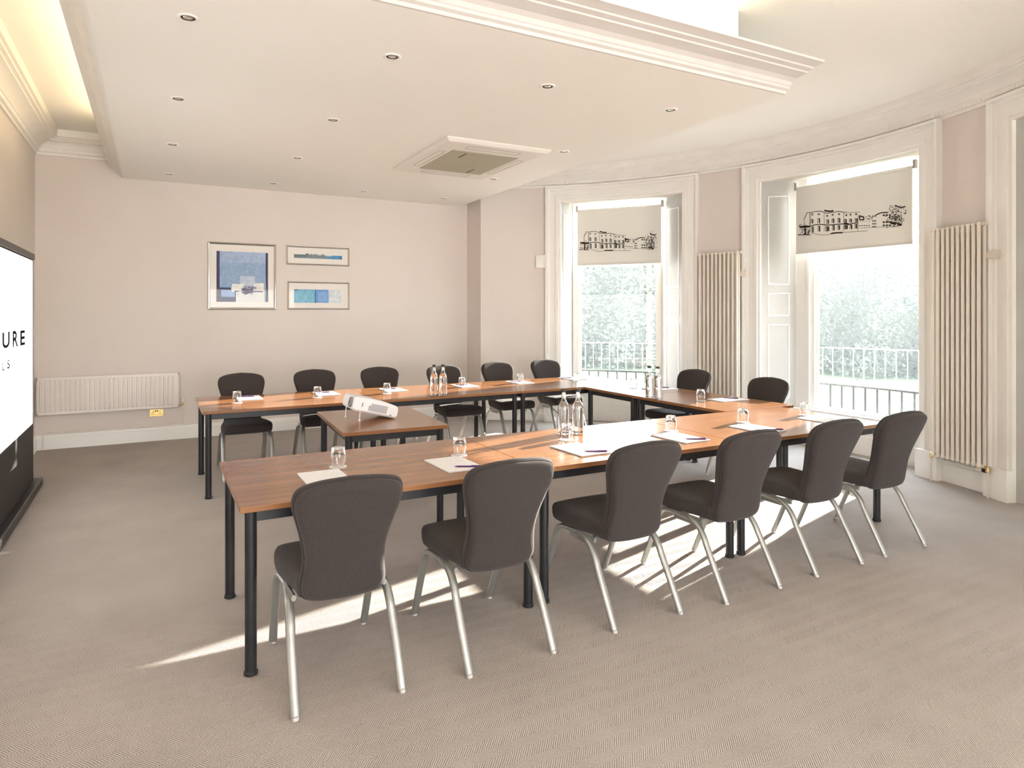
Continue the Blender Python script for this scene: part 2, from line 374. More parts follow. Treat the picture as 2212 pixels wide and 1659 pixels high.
# ------------------------------------------------------------------ roller blinds with printed drawing
def blind(wi,t0,t1,ztop,zbot,label):
    A=pol(R+.20,t0); B=pol(R+.20,t1); d=(B-A); W=d.length; c=(A+B)/2
    root=empty('roller_blind',(c.x,c.y,zbot),math.atan2(d.y,d.x),label,'blind','printed roller blinds'); H=ztop-zbot
    # local x along width, local +y... facing room is -y or +y?
    toC=Vector((CX-c.x,CY-c.y,0)); ly=Vector((-d.y,d.x,0)); s=1 if ly.dot(toC)>0 else -1
    mb=MB(); 
    mb.box(-W/2,W/2,-.0008,.0008,0,H-.03); mb.build('blind_fabric','blind',root)
    mb=MB(); mb.box(-W/2,W/2,-.006,.006,-.004,.022); mb.build('bottom_bar','blind',root,bevel=.002)
    mb=MB(); T=Matrix.Translation((0,-s*.02,H-.022))@Matrix.Rotation(PI/2,4,'Y'); mb.lathe([(.018,-W/2),(.018,W/2)],n=16,T=T); mb.build('roller_tube','blind',root,smooth=True)
    for sx in (-1,1):
        mb=MB(); T=Matrix.Translation((sx*(W/2+.012),-s*.015,H-.02))@Matrix.Rotation(PI/2,4,'Y'); mb.lathe([(.016,-.01),(.016,.01)],n=12,T=T); mb.box(sx*(W/2+.012)-.01,sx*(W/2+.012)+.02,-s*.015-.02,-s*.015+.02,H-.04,H+.05)
        mb.build('bracket','plast',root)
    # drawing: coordinates noted on a 1750 x 1090 grid
    mb=MB(); yo=s*.0022
    def pt(px,py):
        u=(px-150)/1750.; top=480-360*u; bot=1570-150*u
        v=(py-top)/(bot-top); u2=u*(1+.10*(1-u))   # perspective of the noted grid
        return Vector(((-.5+min(u2,1))*W,yo,(1-v)*(min(H,.86)-.03)))
    def seg(a,b,w=.0035,m='ink'):
        mb.use(m); p,q=pt(*a),pt(*b); dd=q-p
        if dd.length<1e-5: return
        dd.normalize(); n_=Vector((-dd.z,0,dd.x))*(w*.75)
        mb.add([p-n_,q-n_,q+n_,p+n_],[(0,1,2,3)])
    def pl(pts,w=.0035,m='ink'):
        for a,b in zip(pts,pts[1:]): seg(a,b,w,m)
    def rc(x,y,w_,h_,m='ink'): seg((x,y),(x,y+h_),w_/1750.*W*1.0,m)
    rnd=random.Random(3+wi)
    pl([(285,1100),(280,980),(330,870),(370,870),(375,1090)]); pl([(280,980),(300,940),(330,870)],.006)
    pl([(370,875),(440,855),(520,845),(590,860),(610,880),(680,878),(740,865),(820,852),(890,865),(910,885)],.005)
    pl([(600,835),(640,845),(700,850),(740,840)],.012); pl([(910,885),(930,850),(940,880),(1060,872),(1140,868)],.004,'inkl')
    pl([(205,1110),(285,1095),(375,1100),(450,1080),(530,1068),(600,1080),(680,1085),(760,1075),(860,1068),(930,1065),(975,1075),(1050,1055),(1110,1052)],.007)
    pl([(205,1110),(290,1115),(375,1105)],.014); pl([(905,1060),(975,1075)],.014)
    pl([(400,1215),(520,1250),(620,1255),(700,1235),(760,1222),(870,1215),(1000,1205),(1250,1190)],.004,'inkl'); pl([(700,1230),(760,1220),(880,1214)],.011)
    for x in (375,595,895,1110): pl([(x,880 if x<1000 else 900),(x+2,1080)],.004,'inkl'); pl([(x+3,1080),(x+3,1190)],.004,'inkl')
    for x,y,w_ in ((410,905,30),(512,900,34),(645,930,28),(728,912,30),(825,902,30),(935,920,24),(1000,912,20),(1083,905,24)):
        for k in range(3): rc(x-w_/3+k*w_/3,y-14,5,28)
        seg((x-w_/2,y-12),(x+w_/2,y-12),.004)
    for x,y,h_ in ((405,1020,70),(512,1010,80),(650,1030,70),(732,1015,72),(823,1010,80),(920,1020,60),(998,1015,60),(1083,1010,60)):
        rc(x-13,y-h_/2,7,h_); rc(x+12,y-h_/2,13,h_); seg((x-16,y-h_/2),(x+16,y-h_/2),.004)
    for x,y,h_ in ((412,1160,100),(515,1145,95),(632,1150,85),(655,1150,75),(738,1135,85),(820,1130,75),(915,1125,70),(938,1125,60),(1005,1120,75),(1080,1112,75)):
        rc(x-11,y-h_/2,6,h_); rc(x+11,y-h_/2,14,h_); seg((x-14,y-h_/2),(x+14,y-h_/2),.004)
    for k in range(26): 
        x=1130+rnd.random()*190; y=935+rnd.random()*60; pl([(x,y),(x+14*rnd.random()+6,y+16*rnd.random()-8)],.006)
    pl([(1130,930),(1190,950),(1200,1000),(1135,1000),(1130,930)],.008)
    for x in range(1140,1290,34):
        rc(x,1095,14,14); rc(x+8,1020,10,10,'inkl')
    for x in (1330,1350,1372):
        for y in (930,1010,1060,1110): rc(x,y,9,24)
    pl([(1365,935),(1385,915),(1440,890),(1480,882),(1550,885)],.008); 
    for x in (1490,1535,1580):
        for y in (915,1035,1090): rc(x,y,22,20); rc(x,y+2,8,30)
    pl([(1140,1140),(1300,1135),(1450,1130),(1700,1130)],.003,'inkl')
    for k in range(230):
        x=1660+rnd.gauss(10,65); y=960+rnd.gauss(0,90); 
        if x>1820 or y>1150 or y<600: continue
        a=rnd.random()*6; l=8+rnd.random()*14; pl([(x,y),(x+l*math.cos(a),y+l*math.sin(a)*.6)],.005 if rnd.random()<.6 else .008,'ink' if rnd.random()<.65 else 'inkl')
    pl([(1655,765),(1700,790),(1750,800),(1800,785)],.009)
    for k in range(30): x=1590+rnd.random()*140; y=1060+rnd.random()*60; pl([(x,y),(x+22,y-8)],.007)
    for k in range(60):
        x=200+rnd.random()*170; y=1050+rnd.random()*190
        if x<260 and y<1040: continue
        pl([(x,y),(x+18*rnd.random()-6,y+12*rnd.random()+4)],.006)
    for k in range(14): x=185+k*14; pl([(x,1245+rnd.random()*12),(x+8,1240)],.007)
    pl([(300,1130),(298,1240)],.012); pl([(345,1240),(350,1190),(365,1170)],.01)
    mb.build('printed_drawing',None,root)
    # pull chain tag
    return root
blind(3,-26.5,-43.5,3.065,.46,'unseen printed roller blind lowered fully to block sun in the window past the right-hand radiator')  # out of view; lowered to the sill to keep sun patches off the carpet
blind(1,44.3,29.9,3.065,2.25,'printed roller blind in the far window beside the slim round-cornered alarm box')
blind(2,8.3,-8.1,3.065,2.265,'larger printed roller blind in the window between the two tall radiators')

# ------------------------------------------------------------------ furniture: chair
def pad(mb,outline,mapf,prof):
    """outline 2D closed (Vector), mapf(x,h,d)->Vector, prof list of (scale,depth)"""
    cx=sum(p.x for p in outline)/len(outline); cy=sum(p.y for p in outline)/len(outline)
    loops=[]
    for s,d in prof:
        loops.append([mapf(cx+(p.x-cx)*s,cy+(p.y-cy)*s,d) for p in outline])
    mb.ring(loops,True,True,True)
half=[(0,-.014),(.10,-.012),(.150,-.002),(.174,.020),(.180,.050),(.175,.095),(.169,.15),(.171,.21),(.186,.285),(.206,.355),(.220,.41),(.223,.447),(.213,.484),(.184,.509),(.11,.528),(0,.537)]
hc=catmull([(a,b,0) for a,b in half],3)
outl=[Vector((p.x,p.y)) for p in hc]+[Vector((-p.x,p.y)) for p in hc[-2:0:-1]]
def backmap(x,h,d):
    y=.115-.17*(max(h,-.02)/.53)**1.15 if h>0 else .115
    y+=.55*x*x+ .02*math.sin(h/.53*PI)
    ang=.30
    return Vector((x,y+d*math.cos(ang),.395+h*.985+d*math.sin(ang)*.3))
def make_chair():
    t=empty('meeting_chair')
    mb=MB(); pad(mb,outl,backmap,[(.0,-.028),(.35,-.028),(.65,-.027),(.85,-.024),(.92,-.019),(.952,-.008),(.962,.003),(.957,.009),(.975,.011),(.995,.021),(1,.032),(.987,.044),(.94,.052),(.85,.057),(.6,.060),(.3,.061),(0,.061)])
    b=mb.build('backrest','fab',t,smooth=True,auto=80)
    mb=MB(); mb.sweep([backmap(p.x*.966,.262+(p.y-.262)*.966,.0085) for p in outl],[(.0035*math.cos(a),.0035*math.sin(a)) for a in [k*PI/3 for k in range(6)]],up=Vector((0,1,0)),closed_path=True)
    mb.build('piping','fabd',b,smooth=True,auto=80)
    so=[(-.165,.135),(-.186,.22),(-.212,.34),(-.230,.48),(-.220,.565),(-.18,.598),(0,.608),(.18,.598),(.220,.565),(.230,.48),(.212,.34),(.186,.22),(.165,.135),(.0,.12)]
    so=catmull([(a,c,0) for a,c in so],4,True); so=[Vector((p.x,p.y)) for p in so]
    def smap(x,y,d): return Vector((x,y,.405+d-.10*max(0,.30-y)**2+ .012*(y-.12)))
    mb=MB(); pad(mb,so,smap,[(0,0),(.5,0),(.93,0),(.975,.006),(.995,.025),(1,.05),(.992,.066),(.965,.078),(.92,.084),(.75,.090),(.45,.094),(0,.095)])
    mb.build('seat','fab',t,smooth=True,auto=80)
    # frame: side rails and cross bars
    mb=MB()
    for s in (-1,1):
        mb.tube([(s*.19,.20,.390),(s*.2,.30,.392),(s*.2,.47,.395)],.011,8,.014)
        mb.box(s*.196-.004,s*.196+.004,.24,.42,.355,.402)
    for y,w_ in ((.24,.165),(.44,.2)): mb.tube([(-w_,y,.394),(w_,y,.394)],.011,8)
    mb.build('frame','alu',t,smooth=True)
    for s in (-1,1):
        for k in (0,1):
            if k==0: p=[(s*.196,.36,.392),(s*.205,.44,.396),(s*.212,.495,.385),(s*.216,.525,.35),(s*.218,.545,.30),(s*.218,.61,.15),(s*.216,.672,.014)]
            else: p=[(s*.196,.36,.390),(s*.200,.29,.388),(s*.205,.22,.362),(s*.208,.175,.315),(s*.210,.145,.26),(s*.212,.07,.13),(s*.212,.005,.014)]
            p=catmull(p,5); mb=MB(); mb.tube(p,.0135,12,.0195,up=Vector((1,0,0)))
            mb.v=[v for v in mb.v]
            lg=mb.build('leg','alu',t,smooth=True,auto=60)
            e=p[-1]; mb=MB(); mb.lathe([(.010,0),(.014,.002),(.014,.010),(.010,.016)],(e.x,e.y,0),12); mb.build('glide','plast',lg,smooth=True)
            q=p[-1]*.62+p[-12]*.38 if False else p[len(p)-9]
            mb=MB(); mb.sphere((q.x+(-s)*.013,q.y,q.z),.007,8,6); mb.build('stacking_buffer','plast',lg,smooth=True)
    return t
chair0=make_chair(); used=[0]
def place(x,y,deg,label,group,zs=1.0):
    c=chair0 if not used[0] else copy_tree(chair0); used[0]=1
    c.location=(x,y,0); c.rotation_euler=(0,0,rad(deg)); tag(c,label,'chair',group); c.scale=(1,1,zs); return c
G1='chairs along the near table row'
for a in [(.695,2.62,-2,'charcoal chair at the near table row, closest to the projection screen'),
 (1.41,2.58,0,'charcoal chair at the near row, second from the projection screen'),
 (2.20,2.60,0,'charcoal chair at the near row, third from the screen, below the nearest bottles'),
 (2.92,2.57,1,'charcoal chair at the near row, fourth from the screen, beside the striped sunlight'),
 (3.67,2.58,0,'charcoal chair at the near row, second from the window end'),
 (4.34,2.58,-1,'charcoal chair at the near row, closest to the right-hand tall radiator')]:
    place(a[0],a[1],a[2],a[3],G1)
G2='chairs along the far table row'
for a in [(.80,7.30,180,'charcoal chair behind the far table row, nearest the low white radiator'),
 (1.55,7.38,180,'charcoal chair behind the far row, below the two small framed prints'),
 (2.27,7.36,181,'charcoal chair behind the far row, seen just above the white projector'),
 (3.02,7.28,184,'charcoal chair behind the far row, partly hidden by the far pair of bottles'),
 (3.80,7.42,182,'charcoal chair behind the far row, just right of the wall corner'),
 (4.56,7.50,181,'charcoal chair behind the far row, closest to the far window')]:
    place(a[0],a[1],a[2],a[3],G2,1.02)
G3='chairs along the window side of the tables'
place(5.38,5.56,95,'charcoal chair on the window side, in front of the further tall radiator',G3)
place(5.37,4.53,94,'charcoal chair on the window side, in front of the nearer window frame',G3)

# ------------------------------------------------------------------ tables
def table(x0,x1,y0,y1,label,group,grain='x',rz=0,inset=.05,H=.74):
    cx,cy=(x0+x1)/2,(y0+y1)/2; w,d=(x1-x0),(y1-y0)
    sw = grain=='y'
    if sw: w,d=d,w
    t=empty('meeting_table',(cx,cy,0),rz+(PI/2 if sw else 0),label,'table',group)
    mb=MB(); mb.box(-w/2+.001,w/2-.001,-d/2+.001,d/2-.001,H-.026,H); mb.build('tabletop','wood',t,bevel=.0025)
    mb=MB(); a,b=w/2-inset,d/2-inset
    for s in (-1,1): mb.box(-a,a,s*b-.012,s*b+.012,H-.076,H-.027); mb.box(s*a-.012,s*a+.012,-b,b,H-.076,H-.027)
    mb.build('frame','black',t)
    for sx in (-1,1):
        for sy in (-1,1):
            mb=MB(); mb.lathe([(.025,.012),(.025,H-.028)],(sx*a,sy*b,0),20); lg=mb.build('leg','black',t,smooth=True)
            mb=MB(); mb.lathe([(.022,0),(.029,.004),(.029,.016),(.024,.022)],(sx*a,sy*b,0),20); mb.build('foot','foot',lg,smooth=True)
    return t
G='meeting tables pushed together in a U'
table(.325,1.81,3.01,3.99,'walnut-topped table at the near row, end table closest to the projection screen',G)
table(1.81,3.30,3.01,3.99,'walnut-topped table in the middle of the near row, carrying the nearest pair of bottles',G)
table(3.30,4.83,3.01,3.99,'walnut-topped table at the window end of the near row',G)
table(.365,1.88,6.06,7.10,'walnut-topped table at the far row, end table nearest the low radiator',G)
table(1.88,3.40,6.06,7.10,'walnut-topped table in the middle of the far row, behind the projector',G)
table(3.40,5.03,6.06,7.10,'walnut-topped corner table at the window end of the far row',G)
table(4.2,5.035,5.22,6.055,'small square-topped linking table on the window side, beside the far corner',G,'y')
table(4.2,5.035,3.995,5.22,'linking table on the window side joining the near row',G,'y')
pt_=table(1.56-.385,1.56+.385,5.06-.54,5.06+.54,'small separate walnut-topped table inside the U holding the projector',None,'x',rad(-3))
if 'group' in pt_: del pt_['group']

# ------------------------------------------------------------------ table-top things
TZ=.741
PADS=[(.755,3.33,0,'near'),(1.44,3.31,2,'n2'),(2.26,3.30,2,'n3'),(3.05,3.30,2,'n4'),(3.77,3.30,2,'n5'),(4.52,3.31,2,'n6'),
 (.82,6.80,0,'f1'),(1.55,6.79,0,''),(2.25,6.78,2,''),(3.08,6.77,0,''),(3.80,6.80,0,''),(4.58,6.86,0,''),(4.80,5.50,90,''),(4.78,4.52,90,'')]
where=['near-row place closest to the projection screen','near-row place just left of the table seam','near-row place in front of the nearest bottles','near-row place fourth from the screen end','near-row place second from the window end','near-row place closest to the window',
 'far-row place nearest the low radiator','far-row place second from the screen end','far-row place above the projector','far-row place right of the pair of bottles','far-row place beside the wall corner','sunlit far corner place by the far window','window-side place next to the window-side bottles','window-side place nearer the near row']
mb=MB(); mb.box(-.105,.105,-.165,.165,0,.004); mb.box(-.105,.105,-.165,.165,.0045,.0065); pad0=mb.build('notepad','paper')
def make_pen(m):
    p=empty('pen'); 
    T=Matrix.Rotation(PI/2,4,'Y'); mb=MB(); mb.lathe([(.001,-.072),(.0022,-.066),(.0042,-.055),(.0045,.0),(.0045,.055)],(0,0,0),10,T=T); mb.build('barrel',m,p,smooth=True)
    mb=MB(); mb.lathe([(.0046,.05),(.0046,.066),(.003,.068),(.003,.074)],(0,0,0),10,T=T); mb.box(.018,.066,-.0015,.0015,.0045,.0065); mb.build('clip',m,p,smooth=True)
    return p
pen0=make_pen('pen')
COLG='open white place settings'
pens={}
for i,(x,y,r,_) in enumerate(PADS):
    o=pad0 if i==0 else pad0.copy()
    if i: COL.objects.link(o)
    o.location=(x,y,TZ); o.rotation_euler=(0,0,rad(r)); tag(o,'notepad at the '+where[i],'notepad','notepads at the places')
    dx,dy,ang=(.03,-.115,-28)
    if i>=6: dx,dy,ang=(-.02,.07,-14)
    if i>=12: dx,dy,ang=(.06,.03,-50)
    if i==0: dx,dy,ang=(.02,-.10,-20)
    if i==11: dx,dy,ang=(-.06,.05,-20)
    p=pen0 if i==0 else copy_tree(pen0)
    p.location=(x+dx,y+dy,TZ+.011); p.rotation_euler=(0,0,rad(ang)); tag(p,'dark pen at the '+where[i],'pen','pens on the notepads')
# upside-down tumblers on coasters
GL=[(.875,3.56),(1.56,3.51),(2.36,3.60),(3.18,3.53),(3.91,3.55),(4.61,3.55),(.68,6.51),(1.41,6.55),(2.10,6.53),(3.01,6.70),(3.78,6.76),(4.42,6.55),(4.60,5.70),(4.51,4.60)]
t=empty('tumbler'); prof=[(.0320,0),(.0350,.010),(.0395,.035),(.0400,.055),(.0375,.080),(.0340,.098),(.0315,.104),(.012,.105)]
pin=[(.012,.090),(.0290,.089),(.0325,.080),(.0372,.060),(.0375,.045),(.0330,.012),(.0305,0)]
mb=MB(); mb.lathe(prof+pin,n=28,cap=False)
n=28; o_=len(prof+pin)
# close the top disc and the rim
mb.face([(len(prof)-1)*n+i for i in range(n)]); mb.face([(len(prof))*n+i for i in range(n)])
mb.f=[f for f in mb.f if not (min(f)>=(len(prof)-1)*n and max(f)<(len(prof)+1)*n and len(f)==4)]
mb.m=[0]*len(mb.f); mb.sm=[False]*len(mb.f)
for i in range(n): j=(i+1)%n; mb.face((i,j,(o_-1)*n+j,(o_-1)*n+i))
mb.build('glass_body','glass',t,smooth=True,auto=60)
mb=MB(); mb.lathe([(.047,0),(.047,.0015)],n=28); coa=mb.build('coaster','coaster')
for i,(x,y) in enumerate(GL):
    o=coa if i==0 else coa.copy()
    if i: COL.objects.link(o)
    o.location=(x,y,TZ); 
    wh=(where+where)[i] if i<6 else {6:where[6],7:where[7],8:where[8],9:where[9],10:where[10],11:where[11],12:where[12],13:where[13]}[i]
    tag(o,'white coaster at the '+wh,'coaster','coasters under the glasses')
    g=t if i==0 else copy_tree(t); g.location=(x,y,TZ+.0025); g.rotation_euler=(0,0,random.random()*6)
    tag(g,'upturned tumbler at the '+wh,'glass','upturned tumblers')
# water bottles
bt=empty('water_bottle'); 
op=[(.0,.0),(.034,.0),(.039,.006),(.0395,.02),(.0395,.165),(.038,.185),(.031,.205),(.020,.222),(.0155,.240),(.0145,.285),(.0165,.287),(.0165,.298),(.0125,.298)]
ip=[(.0125,.285),(.0125,.240),(.017,.223),(.028,.204),(.0345,.185),(.0365,.165),(.0365,.012),(.030,.008),(0,.008)]
mb=MB(); mb.lathe([(max(r,.0005),z) for r,z in op+ip],n=28,cap=True); mb.build('bottle_body','glass',bt,smooth=True,auto=50)
mb=MB(); mb.lathe([(.0005,.0085),(.030,.0085),(.0363,.0125),(.0363,.165),(.0343,.185),(.0278,.204),(.021,.216),(.0005,.216)],n=28,cap=True); mb.build('water','water',bt,smooth=True,auto=50)
mb=MB(); mb.lathe([(.0005,.286),(.0168,.286),(.0178,.288),(.0178,.302),(.0165,.305),(.0005,.305)],n=20,cap=True); mb.build('cap','cap',bt,smooth=True)
BT=[(2.46,3.79,'left one of the nearest pair of bottles, on the near row','b1'),(2.555,3.76,'right one of the nearest pair of bottles, on the near row',''),
 (2.46,6.15,'left one of the pair of bottles on the far row beside the projector',''),(2.548,6.13,'right one of the pair of bottles on the far row beside the projector',''),
 (4.25,5.02,'left one of the pair of bottles on the window-side table',''),(4.275,4.93,'right one of the pair of bottles on the window-side table','')]
for i,(x,y,lb,_) in enumerate(BT):
    b=bt if i==0 else copy_tree(bt); b.location=(x,y,TZ); tag(b,'clear bottle, '+lb,'bottle','bottles of water')

# projector
pr=empty('projector',(1.50,5.10,TZ),0,'white projector tilted up on two thin front legs on the small inner table','projector')
T=Matrix.Translation((.165,0,.0))@Matrix.Rotation(rad(14.5),4,'Y')   # nose (local -x) raised
def pbox(mb,x0,x1,y0,y1,z0,z1): mb.box(x0,x1,y0,y1,z0,z1,T)
def pbody():
    mb=MB(); D0,D1=-.15,.15
    sec=[(-.36,.02,.085),(-.352,.006,.100),(-.33,.0,.108),(-.16,.0,.108),(-.02,.0,.094),(-.004,.004,.088),(0,.014,.078)]
    loops=[]
    for x,zb,zt in sec: loops.append([T@Vector((x,y,z)) for y,z in ((D0+.012,zb),(D1-.012,zb),(D1,zb+.012),(D1,zt-.016),(D1-.016,zt),(D0+.016,zt),(D0,zt-.016),(D0,zb+.012))])
    mb.ring(loops); return mb
pbody().build('body','proj',pr,smooth=True,auto=30)
mb=MB()
for k in range(17): pbox(mb,-.235+k*.0088,-.2306+k*.0088,-.1515,-.1495,.020+.0000*k,.078 if k>1 else .06)
mb.build('vent','grey',pr)
mb=MB(); TT=T@Matrix.Translation((-.362,-.095,.056))@Matrix.Rotation(PI/2,4,'Y'); mb.lathe([(.040,-.012),(.040,.008),(.034,.008),(.030,0.0),(.001,-.002)],n=24,T=TT); lr=mb.build('lens_ring','grey',pr,smooth=True)
mb=MB(); mb.lathe([(.029,-.004),(.020,-.010),(.001,-.013)],n=24,T=TT); mb.build('lens','lens',lr,smooth=True)
mb=MB(); pbox(mb,-.292,-.284,-.1515,-.149,.040,.072); pbox(mb,-.060,-.045,-.1515,-.149,.014,.022); mb.build('button','grey',pr)
for yy in (-.12,.12):
    a=T@Vector((-.285 if yy<0 else -.33,yy,.004)); mb=MB(); mb.tube([(a.x,a.y,a.z),(a.x-.006,a.y,.008)],.004,8); mb.lathe([(.009,0),(.009,.008),(.004,.012)],(a.x-.006,a.y,0),12); mb.build('foot','proj',pr,smooth=True)

# ------------------------------------------------------------------ projection screen
scx=-.93
sc=empty('projection_screen',(scx,5.8,0),0,'floor-standing pull-up projection screen, lit white with grey lettering','projection screen')
Y0,Y1=-2.4,1.36   # local y
mb=MB(); mb.box(-.06,.06,Y0,Y1+.14,.0,.075); mb.build('base_case','black',sc,bevel=.012)
mb=MB(); mb.box(-.012,.012,Y0,Y1+.05,2.035,2.085); mb.build('top_bar','black',sc,bevel=.004)
mb=MB(); mb.box(-.004,-.001,Y0,Y1+.055,.07,2.04); mb.build('black_border','screenblk',sc)
mb=MB(); mb.box(-.001,.0015,Y0,Y1+.0,.585,2.022); mb.build('projection_surface','screen',sc)
mb=MB()
mb.tube([(-.09,-.5,.08),(-.09,-.5,2.04)],.012,10); mb.box(-.12,-.01,-.52,-.48,2.03,2.06); mb.tube([(-.03,Y0,2.12),(-.02,Y1-.02,2.075)],.009,8)
mb.build('support_strut','black',sc)
def text(s,y0,y1,z0,z1):
    cu=bpy.data.curves.new('t','FONT'); cu.body=s; cu.extrude=0.0; cu.offset=.022; cu.space_character=1.0
    to=bpy.data.objects.new('t',cu); COL.objects.link(to); dg=bpy.context.evaluated_depsgraph_get(); me=bpy.data.meshes.new_from_object(to.evaluated_get(dg))
    bpy.data.objects.remove(to)
    vs=[v.co.copy() for v in me.vertices]; xa=min(v.x for v in vs); xb=max(v.x for v in vs); ya=min(v.y for v in vs); yb=max(v.y for v in vs)
    fs=[tuple(p.vertices) for p in me.polygons]
    return [(.0025, y0+(v.x-xa)/(xb-xa)*(y1-y0), z0+(v.y-ya)/(yb-ya)*(z1-z0)) for v in vs],fs
mb=MB()
for s,y0,y1,z0,z1 in (('U',5.81,6.08,1.31,1.425),('R',6.20,6.43,1.30,1.425),('E',6.53,6.75,1.30,1.42),('L',5.80,5.89,1.155,1.215),('S',5.98,6.09,1.155,1.22)):
    v,f=text(s,y0-5.8,y1-5.8,z0,z1); mb.add(v,f)
mb.build('lettering','text',sc)

# ------------------------------------------------------------------ pictures
def picture(x0,x1,z0,z1,fw,art,patches,label):
    cx=(x0+x1)/2; w=x1-x0; h=z1-z0
    t=empty('framed_print',(cx,YB,z0),0,label,'picture')
    mb=MB()
    pr_=[(0,0),(.004,.022),(.012,.028),(fw*.6,.024),(fw,.016),(fw,0)]
    pathc=[(-w/2,0),(w/2,0),(w/2,h),(-w/2,h)]
    loops=[]
    for sx,sz,px,pz in ((1,1,-w/2,0),(-1,1,w/2,0),(-1,-1,w/2,h),(1,-1,-w/2,h)):
        loops.append([Vector((px+sx*a,-b,pz+sz*a)) for a,b in pr_])
    loops.append(loops[0]); mb.ring(loops,True,False,False); mb.build('frame','silverf',t)
    mb=MB(); mb.box(-w/2+fw*.5,w/2-fw*.5,-.010,-.001,fw*.5,h-fw*.5); mb.build('mount','mount',t)
    ax0,ax1,az0,az1=[art[0]-cx,art[1]-cx,art[2]-z0,art[3]-z0]
    mb=MB(); k=0
    for (u0,u1,v0,v1,col) in patches:
        nm='print_%d_%d_%d'%tuple(int(c*999) for c in col)
        if nm not in M: M[nm]=add_noise(mat(nm,col,.7),tuple(c*.9 for c in col),tuple(min(1,c*1.12) for c in col),25,5)
        mb.use(nm); y=-.0105-.00015*k; k+=1
        X0,X1=ax0+(ax1-ax0)*u0,ax0+(ax1-ax0)*u1; Z0,Z1=az1-(az1-az0)*v1,az1-(az1-az0)*v0
        r_=random.Random(k); j=lambda: r_.uniform(-1,1)*.002*(1 if k>1 else 0)
        pts=[]; 
        for (a,b,c,d) in ((X0,Z0,X1,Z0),(X1,Z0,X1,Z1),(X1,Z1,X0,Z1),(X0,Z1,X0,Z0)):
            for q in range(4): pts.append(Vector((a+(c-a)*q/4+j(),y,b+(d-b)*q/4+j())))
        o=len(mb.v); mb.v+=[tuple(p) for p in pts]; mb.face(list(range(o,o+16)))
    mb.build('print',None,t)
    mb=MB(); mb.box(-w/2+fw*.6,w/2-fw*.6,-.0150,-.0145,fw*.6,h-fw*.6); mb.build('glazing','glz',t)
navy=(.035,.03,.10); blu=(.20,.33,.58); lb=(.28,.40,.60); pw=(.68,.70,.68); whi=(.8,.79,.75); sky_=(.36,.46,.66)
P=[(0,1,0,1,blu),(0,1,0,.22,sky_),(.06,.96,.22,.70,lb),(0,.06,0,1,navy),(.955,1,0,1,navy),(0,.37,.72,1,navy),(.0,.4,.715,.75,navy),(.09,.35,.765,.90,(.24,.38,.66)),
 (.37,.93,.75,1,pw),(.45,.74,.48,.68,(.50,.58,.70)),(.30,.52,.64,.80,whi),(.72,.92,.62,.80,whi),(.34,.90,.775,.80,navy),(.48,.70,.73,.83,(.05,.04,.12)),(.52,.60,.80,.85,navy),(.28,.42,.70,.76,whi),(.55,.66,.68,.74,(.4,.36,.4)),(.93,.955,.6,1,(.3,.4,.45))]
for k in range(26):
    r_=random.Random(100+k); u=r_.uniform(.38,.78); v=r_.uniform(.66,.86); c=r_.choice([navy,whi,(.05,.05,.15),(.5,.55,.6)]); P.append((u,u+r_.uniform(.01,.04),v,v+r_.uniform(.008,.025),c))
picture(.61,1.44,1.595,2.465,.033,(.715,1.335,1.70,2.345),P,'large square silver-framed abstract print in blue, navy and white')
P=[(0,1,.0,1,(.16,.22,.25)),(0,.26,0,.6,(.10,.15,.17)),(.66,1,0,1,(.08,.27,.50)),(.66,.78,0,.2,(.7,.7,.68)),(0,.66,.0,.12,(.35,.45,.48)),(.24,.30,-.3,.2,(.08,.14,.17)),(.95,1,0,1,(.05,.22,.5))]
for k in range(14):
    r_=random.Random(k+50); u=r_.uniform(.25,.6); P.append((u,u+.02,r_.uniform(-.25,-.05),.1,(.12,.18,.22)))
picture(1.56,2.41,2.20,2.463,.026,(1.665,2.305,2.295,2.345),P,'slim wide silver-framed print of one dark teal and blue strip, above the other small one')
P=[(0,.43,0,1,(.16,.42,.62)),(.02,.40,.12,.95,(.20,.50,.68)),(.0,.08,0,.12,(.08,.2,.3)),(.43,.46,0,1,(.04,.14,.33)),(.46,.72,0,1,(.14,.32,.66)),(.50,.70,.2,.9,(.22,.40,.72)),(.72,1,.0,1,(.70,.74,.76)),(.74,.86,.1,.55,(.62,.70,.74)),(.85,.99,.4,1,(.66,.72,.77))]
for k in range(30):
    r_=random.Random(k+9); u=r_.uniform(.02,.38); v=r_.uniform(.05,.9); P.append((u,u+r_.uniform(.01,.05),v,v+r_.uniform(.02,.06),r_.choice([(.12,.38,.55),(.3,.55,.65),(.4,.6,.7)])))
picture(1.575,2.41,1.60,1.985,.026,(1.665,2.30,1.695,1.875),P,'small wide silver-framed print with turquoise and pale blue blocks, below the slim one')

# ------------------------------------------------------------------ low panel radiator, pipe, socket
r=empty('panel_radiator',(-.43,YB,0),0,'low white ribbed radiator on the back wall beside the projection screen','radiator')
r.location.y-=.004
w=1.44; z0,z1=.40,.825
mb=MB(); nb=29
pts=[]; 
for k in range(nb):
    c=-w/2+.03+(w-.06)*(k+.5)/nb; p_=(w-.06)/nb
    pts+= [(c-p_*.5,-.058),(c-p_*.36,-.070),(c-p_*.12,-.070),(c+p_*.02,-.058)]
pts=[(-w/2+.012,-.058)]+pts+[(w/2-.012,-.058)]
loops=[]
for z,dd in ((z0+.03,0),(z0+.05,1),(z1-.055,1),(z1-.035,0)):
    loops.append([Vector((x,(-.058+(y+.058)*dd),z)) for x,y in pts]+[Vector((w/2-.012,-.045,z)),Vector((-w/2+.012,-.045,z))])
mb.ring(loops); mb.build('ribbed_panel','radw',r,smooth=True,auto=20)
